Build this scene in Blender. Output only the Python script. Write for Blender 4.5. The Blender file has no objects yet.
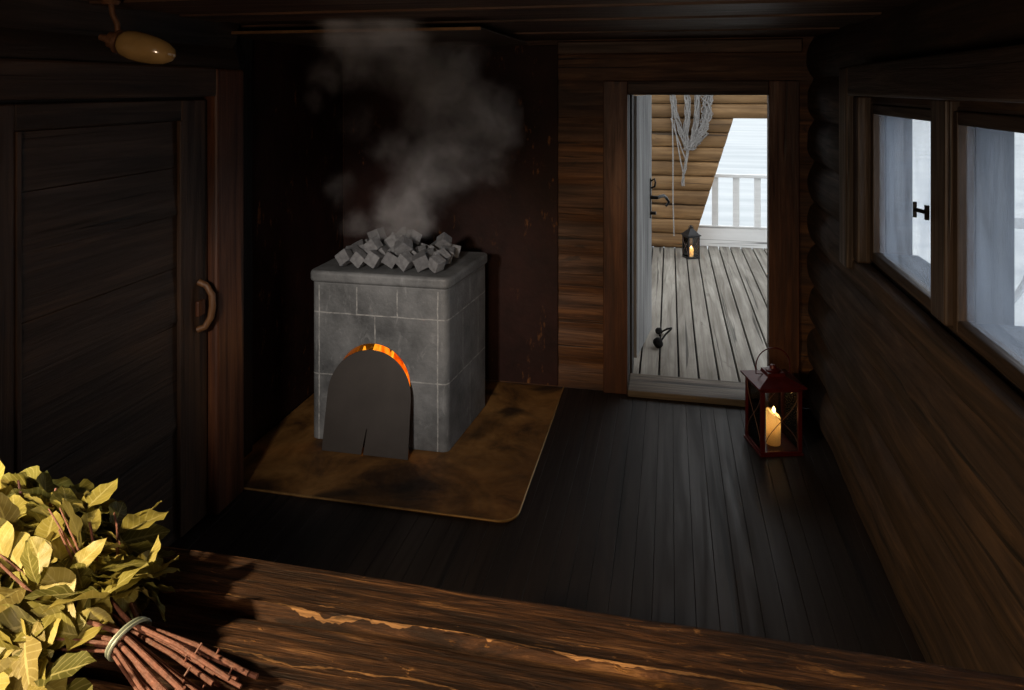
import bpy, bmesh, math, random
from mathutils import Vector, Matrix, Quaternion, noise
C = bpy.context.scene.collection
SC = bpy.context.scene
random.seed(11)
PI = math.pi
# ------------------------------------------------------------------ camera geometry
F, EYE, HOR, YAW = 727.0, 1.75, 88.0, math.radians(12.26)
ST, CT = math.sin(YAW), math.cos(YAW)
def at(px, py, Y):
    """world point on the plane y = Y seen at a pixel of the 1024x690 photograph"""
    k = (px - 512) / F
    X = Y * (k * CT - ST) / (CT + k * ST)
    d = -X * ST + Y * CT
    return Vector((X, Y, EYE - (py - HOR) / F * d))

# ------------------------------------------------------------------ object helpers
def tag(o, label=None, cat=None, group=None, kind=None):
    if label: o['label'] = label
    if cat: o['category'] = cat
    if group: o['group'] = group
    if kind: o['kind'] = kind
    return o
def empty(name, loc, label, cat, rz=0, group=None, kind=None):
    o = bpy.data.objects.new(name, None); C.objects.link(o)
    o.empty_display_size = .05
    o.location = loc; o.rotation_euler = (0, 0, rz)
    return tag(o, label, cat, group, kind)
def obj(name, bm, m, parent=None, smooth=False, bevel=0, world=False):
    """link a bmesh as ONE mesh object; coordinates are local to the parent unless world"""
    bmesh.ops.recalc_face_normals(bm, faces=bm.faces)
    me = bpy.data.meshes.new(name); bm.to_mesh(me); bm.free()
    if smooth:
        for p in me.polygons: p.use_smooth = True
        me.set_sharp_from_angle(angle=math.radians(40)) if hasattr(me, 'set_sharp_from_angle') else None
    o = bpy.data.objects.new(name, me); C.objects.link(o)
    if m: me.materials.append(m)
    if parent:
        o.parent = parent
        if world:
            mw = Matrix.Translation(parent.location) @ parent.rotation_euler.to_matrix().to_4x4()
            p = parent.parent
            while p:
                mw = (Matrix.Translation(p.location) @ p.rotation_euler.to_matrix().to_4x4()) @ mw; p = p.parent
            o.matrix_parent_inverse = mw.inverted()
    if bevel:
        b = o.modifiers.new('bevel', 'BEVEL'); b.width = bevel; b.segments = 2; b.limit_method = 'ANGLE'; b.angle_limit = math.radians(35)
    return o
def B(): return bmesh.new()
def add_box(bm, x0, x1, y0, y1, z0, z1, M=None):
    vs = [bm.verts.new((x, y, z)) for x in (x0, x1) for y in (y0, y1) for z in (z0, z1)]
    for f in ((0,1,3,2),(4,6,7,5),(0,4,5,1),(2,3,7,6),(0,2,6,4),(1,5,7,3)):
        bm.faces.new([vs[i] for i in f])
    if M:
        for v in vs: v.co = M @ v.co
    return bm
def box(*a, **k): return add_box(B(), *a, **k)
def add_tube(bm, pts, r, n=8, r1=None, caps=True):
    pts = [Vector(p) for p in pts]; rings = []
    ref = None
    for i, p in enumerate(pts):
        t = (pts[min(i+1, len(pts)-1)] - pts[max(i-1, 0)]).normalized()
        if ref is None:
            ref = t.orthogonal().normalized()
        u = (ref - t * ref.dot(t)).normalized(); ref = u; w = t.cross(u)
        rr = (r[i] if isinstance(r, (list, tuple)) else (r if r1 is None else r + (r1 - r) * i / (len(pts)-1)))
        rings.append([bm.verts.new(p + (u * math.cos(2*PI*k/n) + w * math.sin(2*PI*k/n)) * rr) for k in range(n)])
    for a, b in zip(rings, rings[1:]):
        for k in range(n): bm.faces.new((a[k], a[(k+1) % n], b[(k+1) % n], b[k]))
    if caps:
        bm.faces.new(rings[0][::-1]); bm.faces.new(rings[-1])
    return bm
def tube(*a, **k): return add_tube(B(), *a, **k)
def add_lathe(bm, prof, n=20, M=None):
    """profile of (radius, z); a zero radius closes the end"""
    rings = []
    for r, z in prof:
        if r < 1e-6: rings.append([bm.verts.new((0, 0, z))])
        else: rings.append([bm.verts.new((r * math.cos(2*PI*k/n), r * math.sin(2*PI*k/n), z)) for k in range(n)])
    for a, b in zip(rings, rings[1:]):
        for k in range(n):
            q = [a[k % len(a)], a[(k+1) % n % len(a)], b[(k+1) % n % len(b)], b[k % len(b)]]
            q = list(dict.fromkeys(q))
            if len(q) > 2: bm.faces.new(q)
    for rg in (rings[0], rings[-1]):
        if len(rg) > 2: bm.faces.new(rg)
    if M:
        for rg in rings:
            for v in rg: v.co = M @ v.co
    return bm
def add_prism(bm, outline, a, b, axis='y'):
    """extrude a 2D outline between a and b along an axis"""
    def P(u, v, t): return {'y': (u, t, v), 'z': (u, v, t), 'x': (t, u, v)}[axis]
    A = [bm.verts.new(P(u, v, a)) for u, v in outline]; Bq = [bm.verts.new(P(u, v, b)) for u, v in outline]
    n = len(outline)
    bm.faces.new(A); bm.faces.new(Bq[::-1])
    for i in range(n): bm.faces.new((A[i], Bq[i], Bq[(i+1) % n], A[(i+1) % n]))
    return bm

# ------------------------------------------------------------------ materials
class N:
    def __init__(s, name):
        s.m = bpy.data.materials.new(name); s.m.use_nodes = True; s.t = s.m.node_tree
        s.t.nodes.clear(); s.out = s.n('ShaderNodeOutputMaterial')
    def n(s, typ, **k):
        nd = s.t.nodes.new(typ)
        for a, v in k.items(): setattr(nd, a, v)
        return nd
    def l(s, a, b): s.t.links.new(a, b)
    def sock(s, nd, i, v):
        if hasattr(v, 'is_output'): s.l(v, nd.inputs[i])
        elif v is not None: nd.inputs[i].default_value = v
    def math(s, op, a, b=None, c=None, clamp=False):
        nd = s.n('ShaderNodeMath', operation=op, use_clamp=clamp)
        s.sock(nd, 0, a); s.sock(nd, 1, b)
        if c is not None: s.sock(nd, 2, c)
        return nd.outputs[0]
    def coord(s, scale=(1,1,1), out='Object', loc=(0,0,0), rot=(0,0,0)):
        tc = s.n('ShaderNodeTexCoord'); mp = s.n('ShaderNodeMapping')
        mp.inputs['Scale'].default_value = scale; mp.inputs['Location'].default_value = loc; mp.inputs['Rotation'].default_value = rot
        s.l(tc.outputs[out], mp.inputs['Vector']); return mp.outputs[0]
    def noise(s, vec, scale, detail=5, rough=.6, dist=0):
        nd = s.n('ShaderNodeTexNoise'); s.l(vec, nd.inputs['Vector'])
        nd.inputs['Scale'].default_value = scale; nd.inputs['Detail'].default_value = detail
        nd.inputs['Roughness'].default_value = rough; nd.inputs['Distortion'].default_value = dist
        return nd.outputs['Fac']
    def ramp(s, fac, stops, interp='LINEAR'):
        nd = s.n('ShaderNodeValToRGB'); s.l(fac, nd.inputs[0]); r = nd.color_ramp; r.interpolation = interp
        while len(r.elements) > 1: r.elements.remove(r.elements[-1])
        r.elements[0].position = stops[0][0]; r.elements[0].color = col(stops[0][1])
        for p, c in stops[1:]:
            e = r.elements.new(p); e.color = col(c)
        return nd.outputs[0]
    def mix(s, fac, a, b, blend='MIX'):
        nd = s.n('ShaderNodeMix', data_type='RGBA', blend_type=blend)
        s.sock(nd, 0, fac); s.sock(nd, 6, col(a) if isinstance(a, tuple) else a); s.sock(nd, 7, col(b) if isinstance(b, tuple) else b)
        return nd.outputs[2]
    def bump(s, h, strength=.4, dist=.01):
        nd = s.n('ShaderNodeBump'); s.l(h, nd.inputs['Height']); nd.inputs['Strength'].default_value = strength; nd.inputs['Distance'].default_value = dist
        return nd.outputs[0]
    def bsdf(s, color=None, rough=.7, metal=0, bump=None, **k):
        nd = s.n('ShaderNodeBsdfPrincipled')
        s.sock(nd, 'Base Color', col(color) if isinstance(color, tuple) else color)
        s.sock(nd, 'Roughness', rough); s.sock(nd, 'Metallic', metal)
        if bump is not None: s.l(bump, nd.inputs['Normal'])
        for a, v in k.items(): s.sock(nd, a.replace('_', ' '), v)
        s.l(nd.outputs[0], s.out.inputs[0]); return nd
def col(c):
    """sRGB 0-255 or linear floats to an RGBA tuple"""
    if isinstance(c, (int, float)): c = (c, c, c)
    if max(c) > 1.0:
        c = tuple((v/255/12.92 if v/255 <= .04045 else ((v/255 + .055)/1.055) ** 2.4) for v in c[:3])
    return (c[0], c[1], c[2], 1)
def wood(name, dark, mid, light, axis='x', rough=.65, fine=40, bump=.5, knots=True, spec=.35, streak=.62):
    w = N(name)
    s = {'x': (.05, 1, 1), 'y': (1, .05, 1), 'z': (1, 1, .05)}[axis]
    s2 = {'x': (.25, 1, 1), 'y': (1, .25, 1), 'z': (1, 1, .25)}[axis]
    v = w.coord(s); v2 = w.coord(s2)
    g = w.noise(v, fine, 8, .65, .8); big = w.noise(v2, 3.2, 4, .6, 1.2); fib = w.noise(v, fine * 4.5, 3, .6)
    c = w.ramp(g, [(.28, dark), (.5, mid), (streak + .12, light)])
    c = w.mix(w.ramp(big, [(.3, .0), (.7, 1.0)]), c, w.mix(.8, c, dark))
    c = w.mix(w.math('MULTIPLY', fib, .45), c, dark)
    s3 = {'x': (.022, 1, 1), 'y': (1, .022, 1), 'z': (1, 1, .022)}[axis]
    crack = w.ramp(w.noise(w.coord(s3, loc=(3, 5, 1)), fine * 1.1, 3, .5, .6), [(.32, 1.0), (.37, .0)])
    kn = w.ramp(w.noise(w.coord({'x': (.4, 1, 1), 'y': (1, .4, 1), 'z': (1, 1, .4)}[axis], loc=(7, 2, 4)), 7, 3, .5, 1.5), [(.68, .0), (.74, .7)])
    c = w.mix(kn, c, dark); c = w.mix(w.math('MULTIPLY', crack, .8), c, tuple(v * .4 for v in dark))
    h = w.math('SUBTRACT', w.math('ADD', g, w.math('MULTIPLY', fib, .5)), w.math('MULTIPLY', crack, .6))
    w.bsdf(c, w.ramp(g, [(.3, rough + .12), (.7, rough - .12)]), bump=w.bump(h, bump, .006), Specular_IOR_Level=spec)
    return w.m
def plain(name, c, rough=.6, metal=0, nscale=25, var=.25, bump=.15, **k):
    w = N(name); v = w.coord(); g = w.noise(v, nscale, 6, .6)
    cc = col(c); dk = tuple(x * (1 - var) for x in cc[:3]); lt = tuple(min(1, x * (1 + var)) for x in cc[:3])
    w.bsdf(w.ramp(g, [(.3, dk), (.7, lt)]), rough, metal, w.bump(g, bump, .004), **k)
    return w.m
M = {}
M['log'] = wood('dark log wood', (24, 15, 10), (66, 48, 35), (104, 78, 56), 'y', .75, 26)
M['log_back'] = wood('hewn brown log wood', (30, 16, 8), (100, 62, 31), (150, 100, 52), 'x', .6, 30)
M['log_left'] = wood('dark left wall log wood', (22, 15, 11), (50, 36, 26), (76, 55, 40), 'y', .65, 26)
M['door_y'] = wood('brown door plank wood', (26, 17, 11), (66, 46, 31), (98, 70, 48), 'y', .55, 22)
M['door_z'] = wood('brown door stile wood', (28, 18, 12), (70, 48, 32), (104, 74, 50), 'z', .52, 24)
M['casing_z'] = wood('reddish casing wood upright', (38, 18, 9), (94, 55, 33), (134, 86, 54), 'z', .5, 24)
M['casing_x'] = wood('reddish casing wood across', (30, 16, 9), (72, 42, 25), (106, 66, 40), 'x', .55, 24)
M['wincase_z'] = wood('window casing wood upright', (30, 22, 16), (70, 54, 42), (104, 82, 64), 'z', .5, 26)
M['wincase_y'] = wood('window casing wood along wall', (26, 18, 13), (56, 42, 32), (84, 64, 50), 'y', .55, 26)
M['ceil'] = wood('ceiling board wood', (38, 25, 17), (94, 66, 48), (128, 92, 68), 'x', .55, 24, .3)
M['black_wood'] = wood('near black wood', (12, 9, 8), (24, 18, 15), (36, 27, 22), 'z', .7, 24)
M['floor'] = wood('dark floor paint', (25, 20, 19), (43, 36, 34), (54, 46, 44), 'y', .5, 18, .06, spec=.24)
M['thresh'] = wood('worn threshold wood', (58, 50, 42), (112, 100, 86), (150, 138, 120), 'x', .6, 24)
M['deck'] = wood('weathered grey deck wood', (96, 90, 82), (150, 145, 136), (182, 178, 168), 'y', .7, 20, .3, spec=.25)
M['porch_log'] = wood('honey brown porch log wood', (84, 62, 38), (152, 117, 76), (188, 152, 106), 'x', .7, 16, .4)
M['grey_wood'] = wood('weathered blue grey wood', (84, 84, 84), (138, 138, 138), (182, 182, 180), 'z', .75, 22, .4)
M['reveal'] = wood('weathered dark blue grey wood', (46, 52, 60), (92, 100, 112), (132, 140, 152), 'z', .8, 22, .3)
M['reveal_y'] = wood('weathered dark blue grey sill wood', (46, 52, 60), (92, 100, 112), (132, 140, 152), 'y', .8, 22, .2)
M['white_wood'] = wood('white painted wood', (205, 206, 206), (226, 227, 227), (238, 239, 239), 'x', .5, 18, .15)
M['bark'] = plain('reddish brown bark', (112, 72, 60), .6, 0, 120, .45, .5)
M['black_iron'] = plain('black iron', (20, 19, 19), .45, .7, 60, .4, .3)
M['rail_grey'] = plain('grey white painted outdoor wood', (196, 200, 204), .6, 0, 20, .08)
# soapstone of the stove, with its seams
def mat_soap():
    w = N('grey soapstone with pale seams'); tc = w.n('ShaderNodeTexCoord'); sp = w.n('ShaderNodeSeparateXYZ'); w.l(tc.outputs['Object'], sp.inputs[0])
    X, Y, Z = sp.outputs
    v = w.coord()
    wob = w.math('MULTIPLY', w.math('SUBTRACT', w.noise(v, 14, 3), .5), .008)
    def line(c, at_, wd=.0032):
        return w.math('LESS_THAN', w.math('ABSOLUTE', w.math('SUBTRACT', w.math('ADD', c, wob), at_)), wd)
    def band(c, lo, hi): return w.math('MULTIPLY', w.math('GREATER_THAN', c, lo), w.math('LESS_THAN', c, hi))
    front = w.math('LESS_THAN', Y, FRONT + .012); side = w.math('SUBTRACT', 1, front)
    rows = [line(Z, .64), line(Z, .335)]
    cols = []
    for x in (-1.50, -1.29): cols.append(w.math('MULTIPLY', line(X, x), w.math('MULTIPLY', band(Z, .64, .775), front)))
    cols.append(w.math('MULTIPLY', line(X, -1.405), w.math('MULTIPLY', band(Z, .335, .64), front)))
    for x in (-1.70, -1.085): cols.append(w.math('MULTIPLY', line(X, x), w.math('MULTIPLY', band(Z, 0, .775), front)))
    for y, a, b in ((3.62, .64, .775), (3.52, .335, .64), (3.74, .335, .64), (3.62, 0, .335)):
        cols.append(w.math('MULTIPLY', line(Y, y), w.math('MULTIPLY', band(Z, a, b), side)))
    m = rows[0]
    for q in rows[1:] + cols: m = w.math('MAXIMUM', m, q)
    br = w.noise(v, 22, 4, .7)
    pale = w.math('MULTIPLY', m, w.ramp(br, [(.35, .15), (.6, 1.0)]))
    scr = w.ramp(w.noise(w.coord((1, 1, .4), rot=(.3, .9, .2)), 16, 8, .75, 1.2), [(.56, .0), (.74, .5)])
    big = w.ramp(w.noise(v, 5, 6, .65), [(.3, (66, 68, 70)), (.7, (120, 122, 124))])
    c = w.mix(scr, big, (158, 160, 162)); c = w.mix(w.math('MULTIPLY', pale, .75), c, (176, 176, 174))
    h = w.math('SUBTRACT', w.noise(v, 60, 6), w.math('MULTIPLY', m, .9))
    w.bsdf(c, .5, 0, w.bump(h, .45, .006)); return w.m
FRONT = 3.32
M['soap'] = mat_soap()
def mat_rock():
    w = N('grey split stone'); v = w.coord(); oi = w.n('ShaderNodeObjectInfo')
    g = w.noise(v, 40, 8, .7); c = w.ramp(g, [(.3, (88, 89, 92)), (.7, (138, 139, 142))])
    c = w.mix(w.math('MULTIPLY', oi.outputs['Random'], .5), c, (70, 71, 74))
    w.bsdf(c, .75, 0, w.bump(g, .4, .005)); return w.m
M['rock'] = mat_rock()
def mat_firewall():
    w = N('dark rusty sheet metal'); v = w.coord(); vz = w.coord((1, 1, .35))
    c = w.ramp(w.noise(v, 4, 6, .7), [(.3, (24, 12, 10)), (.7, (44, 23, 19))])
    fl = w.ramp(w.noise(vz, 22, 6, .72), [(.60, .0), (.67, 1.0)])
    fl = w.math('MULTIPLY', fl, w.ramp(w.noise(v, 2.3, 3), [(.42, .0), (.58, 1.0)]))
    c = w.mix(w.math('MULTIPLY', fl, .75), c, (120, 78, 40)); h = w.noise(v, 12, 5)
    w.bsdf(c, .62, .0, w.bump(h, .25, .01), Specular_IOR_Level=.15); return w.m
M['firewall'] = mat_firewall()
def mat_plate():
    w = N('tarnished brass floor sheet'); v = w.coord()
    c = w.ramp(w.noise(v, 3.0, 6, .65, .6), [(.34, (64, 41, 20)), (.5, (126, 88, 45)), (.68, (160, 117, 66))])
    st = w.ramp(w.noise(v, 2.2, 3, .5, 1.0), [(.52, .0), (.66, .85)]); c = w.mix(st, c, (26, 19, 13))
    w.bsdf(c, w.ramp(w.noise(v, 30, 5), [(.3, .5), (.7, .68)]), .35, w.bump(w.noise(v, 9, 4), .2, .006)); return w.m
M['plate'] = mat_plate()
M['rim'] = plain('worn brass edge', (150, 116, 70), .4, .5, 20, .3)
M['shield'] = plain('dark burnished sheet steel', (58, 53, 50), .5, .35, 6, .18, .06)
M['red_metal'] = plain('dark red lantern paint', (74, 14, 16), .35, .2, 40, .3, .1)
M['black_metal'] = plain('black lantern paint', (24, 24, 26), .4, .3, 40, .3, .1)
M['steel_wire'] = plain('thin dull wire', (120, 90, 80), .4, .6, 40, .2)
M['cord'] = plain('pale grey green binding wire', (150, 160, 146), .45, .1, 60, .15)
M['net'] = plain('pale grey net twine', (136, 133, 130), .9, 0, 60, .3)
M['wick'] = plain('burnt wick', (20, 16, 14), .9)
M['amber'] = plain('old amber glazed lamp glass', (142, 114, 70), .16, 0, 8, .25, .02, Coat_Weight=.6)
M['socket'] = plain('brown lamp socket', (92, 62, 42), .5, .2, 60, .4, .4)
M['brown_handle'] = wood('worn bent wood handle', (60, 38, 22), (120, 82, 50), (160, 116, 74), 'z', .45, 40)
def mat_glass(name, tint=(1, 1, 1), gloss=.06):
    w = N(name); t = w.n('ShaderNodeBsdfTransparent'); t.inputs[0].default_value = col(tint)
    g = w.n('ShaderNodeBsdfGlossy'); g.inputs['Roughness'].default_value = .02
    fr = w.n('ShaderNodeFresnel'); fr.inputs[0].default_value = 1.45
    mx = w.n('ShaderNodeMixShader'); w.l(w.math('MAXIMUM', fr.outputs[0], gloss), mx.inputs[0]); w.l(t.outputs[0], mx.inputs[1]); w.l(g.outputs[0], mx.inputs[2])
    w.l(mx.outputs[0], w.out.inputs[0]); return w.m
M['lantern_glass'] = mat_glass('lantern glass')
def mat_pane():
    w = N('dusty window glass'); v = w.coord(); vz = w.coord((1, 1, .45))
    t = w.n('ShaderNodeBsdfTransparent'); tr = w.n('ShaderNodeBsdfTranslucent'); df = w.n('ShaderNodeBsdfDiffuse'); g = w.n('ShaderNodeBsdfGlossy'); g.inputs['Roughness'].default_value = .05
    tr.inputs[0].default_value = col((.34, .39, .48)); df.inputs[0].default_value = col((.3, .32, .35))
    d = w.n('ShaderNodeMixShader'); d.inputs[0].default_value = .12; w.l(tr.outputs[0], d.inputs[1]); w.l(df.outputs[0], d.inputs[2])
    dirt = w.math('ADD', w.math('MULTIPLY', w.ramp(w.noise(vz, 6, 6, .6, .6), [(.32, .0), (.75, 1.0)]), .26), .08)
    sc_ = w.ramp(w.noise(w.coord((1, 1, .15), rot=(.5, 0, 0)), 26, 6, .7, 2), [(.66, .0), (.72, .18)])
    dirt = w.math('ADD', dirt, sc_, clamp=True)
    a = w.n('ShaderNodeMixShader'); w.l(dirt, a.inputs[0]); w.l(t.outputs[0], a.inputs[1]); w.l(d.outputs[0], a.inputs[2])
    b = w.n('ShaderNodeMixShader'); b.inputs[0].default_value = .04; w.l(a.outputs[0], b.inputs[1]); w.l(g.outputs[0], b.inputs[2])
    w.l(b.outputs[0], w.out.inputs[0]); return w.m
M['pane'] = mat_pane()
def mat_emit(name, stops, strength, scale=9):
    w = N(name); v = w.coord((1, 1, .5)); e = w.n('ShaderNodeEmission'); e.inputs[1].default_value = strength
    w.l(w.ramp(w.noise(v, scale, 4, .6, .5), stops), e.inputs[0]); w.l(e.outputs[0], w.out.inputs[0]); return w.m
M['fire'] = mat_emit('flame orange', [(.32, (150, 20, 2)), (.46, (235, 90, 8)), (.62, (255, 175, 40))], 1.5)
M['candle_flame'] = mat_emit('candle flame', [(.3, (255, 190, 90)), (.7, (255, 230, 170))], 7)
def mat_wax(c):
    w = N('candle wax'); p = w.bsdf(c, .45); tr = w.n('ShaderNodeBsdfTranslucent'); tr.inputs[0].default_value = col((255, 240, 205))
    mx = w.n('ShaderNodeMixShader'); mx.inputs[0].default_value = .6; w.l(p.outputs[0], mx.inputs[1]); w.l(tr.outputs[0], mx.inputs[2]); w.l(mx.outputs[0], w.out.inputs[0]); return w.m
M['wax'] = mat_wax((250, 226, 170))
M['wax_red'] = mat_wax((150, 20, 22))
def mat_leaf():
    w = N('drying yellow green leaf'); gm = w.n('ShaderNodeNewGeometry'); v = w.coord()
    c = w.ramp(gm.outputs['Random Per Island'], [(0, (84, 88, 40)), (.3, (124, 122, 56)), (.6, (160, 150, 74)), (.85, (190, 178, 98)), (1, (112, 98, 54))])
    n_ = w.noise(v, 45, 6, .65); c = w.mix(w.math('MULTIPLY', n_, .4), c, (104, 92, 44))
    uv = w.n('ShaderNodeUVMap', uv_map='leaf'); sp = w.n('ShaderNodeSeparateXYZ'); w.l(uv.outputs[0], sp.inputs[0])
    au = w.math('ABSOLUTE', sp.outputs[0]); rib = w.math('LESS_THAN', au, .07)
    vn = w.math('GREATER_THAN', w.math('SINE', w.math('MULTIPLY', w.math('SUBTRACT', sp.outputs[1], w.math('MULTIPLY', au, .22)), 50)), .86)
    ve = w.math('MAXIMUM', w.math('MULTIPLY', rib, .8), w.math('MULTIPLY', vn, .4))
    c = w.mix(w.math('MULTIPLY', ve, .55), c, (212, 204, 140)); n_ = w.math('ADD', n_, w.math('MULTIPLY', ve, .6))
    p = w.bsdf(c, .48, 0, w.bump(n_, .35, .004), Specular_IOR_Level=.4)
    tr = w.n('ShaderNodeBsdfTranslucent'); w.l(c, tr.inputs[0]); mx = w.n('ShaderNodeMixShader'); mx.inputs[0].default_value = .22
    w.l(p.outputs[0], mx.inputs[1]); w.l(tr.outputs[0], mx.inputs[2]); w.l(mx.outputs[0], w.out.inputs[0]); return w.m
M['leaf'] = mat_leaf()
def mat_bench():
    w = N('rough splintered bench wood'); v = w.coord((.075, 1, 1)); v2 = w.coord((.3, 1, 1)); v3 = w.coord((.28, 1, 1))
    g = w.noise(v, 80, 9, .72, .8); f = w.noise(v, 340, 4, .65)
    big = w.noise(v2, 5, 5, .6, 1.5)
    c = w.ramp(g, [(.30, (14, 8, 5)), (.44, (48, 30, 19)), (.56, (96, 64, 40)), (.70, (172, 126, 80))])
    c = w.mix(w.ramp(big, [(.36, 1.0), (.62, .0)]), c, w.mix(.6, c, (26, 15, 9)))
    spl = w.math('MULTIPLY', w.ramp(w.noise(v3, 26, 5, .7, 2.0), [(.61, .0), (.68, 1.0)]), w.ramp(g, [(.42, .2), (.58, 1.0)]))
    c = w.mix(w.math('MULTIPLY', spl, .85), c, (226, 164, 96)); c = w.mix(w.math('MULTIPLY', f, .4), c, (30, 17, 10))
    # pale torn splinters along two long cracks
    tc = w.n('ShaderNodeTexCoord'); sp = w.n('ShaderNodeSeparateXYZ'); w.l(tc.outputs['Object'], sp.inputs[0])
    wob = w.math('MULTIPLY', w.math('SUBTRACT', w.noise(w.coord((1, .001, .001)), 5, 5, .6), .5), .05)
    tn = w.noise(w.coord((1, .001, .001), loc=(3, 0, 0)), 14, 4, .7); tear = None
    for y_, wd in ((.955, .0048), (.868, .0030)):
        q = w.math('ABSOLUTE', w.math('SUBTRACT', w.math('ADD', sp.outputs[1], wob), y_))
        k_ = w.math('LESS_THAN', q, w.math('MULTIPLY', w.ramp(tn, [(.40, .12), (.64, 1.0)]), wd)); tear = k_ if tear is None else w.math('MAXIMUM', tear, k_)
    c = w.mix(w.math('MULTIPLY', tear, w.ramp(g, [(.38, .1), (.58, .85)])), c, (186, 140, 92)); spl = w.math('MAXIMUM', spl, tear)
    h = w.math('ADD', w.math('ADD', g, w.math('MULTIPLY', f, .4)), w.math('MULTIPLY', spl, .5))
    w.bsdf(c, .6, 0, w.bump(h, .85, .008), Specular_IOR_Level=.2); return w.m
M['bench'] = mat_bench()
def mat_lake():
    w = N('pale still lake'); v = w.coord((.15, 1, 1)); g = w.noise(v, 1.2, 5, .6)
    c = w.ramp(g, [(.3, (160, 166, 170)), (.6, (184, 188, 190))]); w.bsdf(c, .7, 0, w.bump(g, .2, .05), Specular_IOR_Level=.2); return w.m
M['lake'] = mat_lake()

# ------------------------------------------------------------------ room shell
def structure(o, label, cat): return tag(o, label, cat, kind='structure')
def steps(a, b, n, extra=()):
    s = {round(a + (b - a) * i / n, 4) for i in range(n + 1)} | {round(e, 4) for e in extra if a <= e <= b}
    out = []
    for q in sorted(s):
        if out and q - out[-1] < .004 and q not in [round(e, 4) for e in extra]: continue
        out.append(q)
    return out
def make_wall(name, mapf, us, zs, thick, holes, period, bulge, m, phase=0, wob=.012, seed=0):
    """solid wall of stacked logs: u runs along it, z up, mapf(u, z, depth) gives the point (depth towards the room)"""
    bm = B()
    fr, bk = {}, {}
    for i, u in enumerate(us):
        for j, z in enumerate(zs):
            q = ((z + phase) / period) % 1.0; k = math.floor((z + phase) / period)
            t = 2 * q - 1
            d = bulge * (math.sqrt(max(0, 1 - .93 * t * t)) - 1)
            d += wob * noise.noise(Vector((u * 2.1 + seed, k * 3.7, z * 3))) + .35 * wob * noise.noise(Vector((u * 9, z * 14, seed)))
            fr[i, j] = bm.verts.new(mapf(u, z, d)); bk[i, j] = bm.verts.new(mapf(u, z, -thick))
    def solid(i, j):
        if i < 0 or j < 0 or i >= len(us)-1 or j >= len(zs)-1: return False
        cu, cz = (us[i] + us[i+1]) / 2, (zs[j] + zs[j+1]) / 2
        return not any(a < cu < b and c < cz < d for a, b, c, d in holes)
    for i in range(len(us)-1):
        for j in range(len(zs)-1):
            if not solid(i, j): continue
            bm.faces.new((fr[i,j], fr[i+1,j], fr[i+1,j+1], fr[i,j+1])); bm.faces.new((bk[i,j], bk[i,j+1], bk[i+1,j+1], bk[i+1,j]))
            for di, dj, a, b in ((-1,0,(i,j),(i,j+1)), (1,0,(i+1,j),(i+1,j+1)), (0,-1,(i,j),(i+1,j)), (0,1,(i,j+1),(i+1,j+1))):
                if not solid(i+di, j+dj): bm.faces.new((fr[a], fr[b], bk[b], bk[a]))
    bmesh.ops.delete(bm, geom=[v for v in bm.verts if not v.link_faces], context='VERTS')
    return obj(name, bm, m, smooth=True)

RX, LX, AX, BY, RY, CZ = .73, -1.83, -2.0, 4.22, -1.0, 2.03
FE = -.64                                   # right edge of the sheet metal behind the stove
DX0, DX1, DZ = -.235, .528, 1.71            # doorway
# right wall with the two small windows
WH = (1.40, 2.90, 1.11, 1.70)
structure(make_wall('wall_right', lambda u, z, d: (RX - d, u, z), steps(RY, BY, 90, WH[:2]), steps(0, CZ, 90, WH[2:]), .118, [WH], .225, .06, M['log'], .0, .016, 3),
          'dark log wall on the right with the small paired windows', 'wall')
# back wall: sheet metal part behind the stove, hewn logs and the doorway
structure(make_wall('wall_back', lambda u, z, d: (u, BY - d, z), steps(AX - .2, RX + .13, 70, (DX0 - .03, DX1 + .03, FE)), steps(0, CZ + .1, 76, (DZ + .03,)), .2,
          [(DX0 - .03, DX1 + .03, -1, DZ + .03)], .205, .02, M['log_back'], .06, .008, 9), 'hewn log wall at the back around the open doorway', 'wall')
LH = (1.565, 2.665, -1, 1.735)
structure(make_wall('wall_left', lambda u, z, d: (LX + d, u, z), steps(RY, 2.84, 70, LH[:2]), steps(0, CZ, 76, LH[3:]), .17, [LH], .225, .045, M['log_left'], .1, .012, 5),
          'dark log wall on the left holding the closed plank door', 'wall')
structure(obj('wall_alcove', box(AX - .15, AX, 2.66, BY, 0, CZ), M['black_wood']), 'dark wall left of the stove behind the sheet metal', 'wall')
structure(make_wall('wall_rear', lambda u, z, d: (u, RY + d, z), steps(LX - .17, RX + .13, 30), steps(0, CZ, 40), .15, [], .225, .04, M['log_back'], 0, .01, 2),
          'dark log wall behind the bench', 'wall')
# sheets of metal around the stove
structure(obj('firewall_sheet', box(AX + .012, FE, BY - .018, BY - .012 + .02, .012, CZ - .03), M['firewall'], bevel=.002), 'dark rusty sheet metal on the wall behind the stove', 'wall sheet')
structure(obj('firewall_sheet', box(AX, AX + .01, 3.155, BY - .02, .012, CZ - .03), M['firewall'], bevel=.002), 'dark rusty sheet metal left of the stove', 'wall sheet')
structure(obj('trim_1', box(AX + .0, AX + .04, 2.98, 3.15, 0, CZ), M['black_wood'], bevel=.004), 'black upright post beside the left door casing', 'post')
# floor: boards running to the doorway
bm = B(); x = AX - .15; k = 0
while x < RX + .1:
    wd = .072 + random.uniform(-.003, .003); dz = random.uniform(-.0006, .0002)
    add_box(bm, x + .0006, x + wd - .0006, RY, BY + .0, -.03, dz); x += wd
add_box(bm, AX - .15, RX + .1, RY, BY, -.08, -.02)
structure(obj('floor', bm, M['floor'], bevel=.001), 'dark painted board floor', 'floor')
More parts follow.
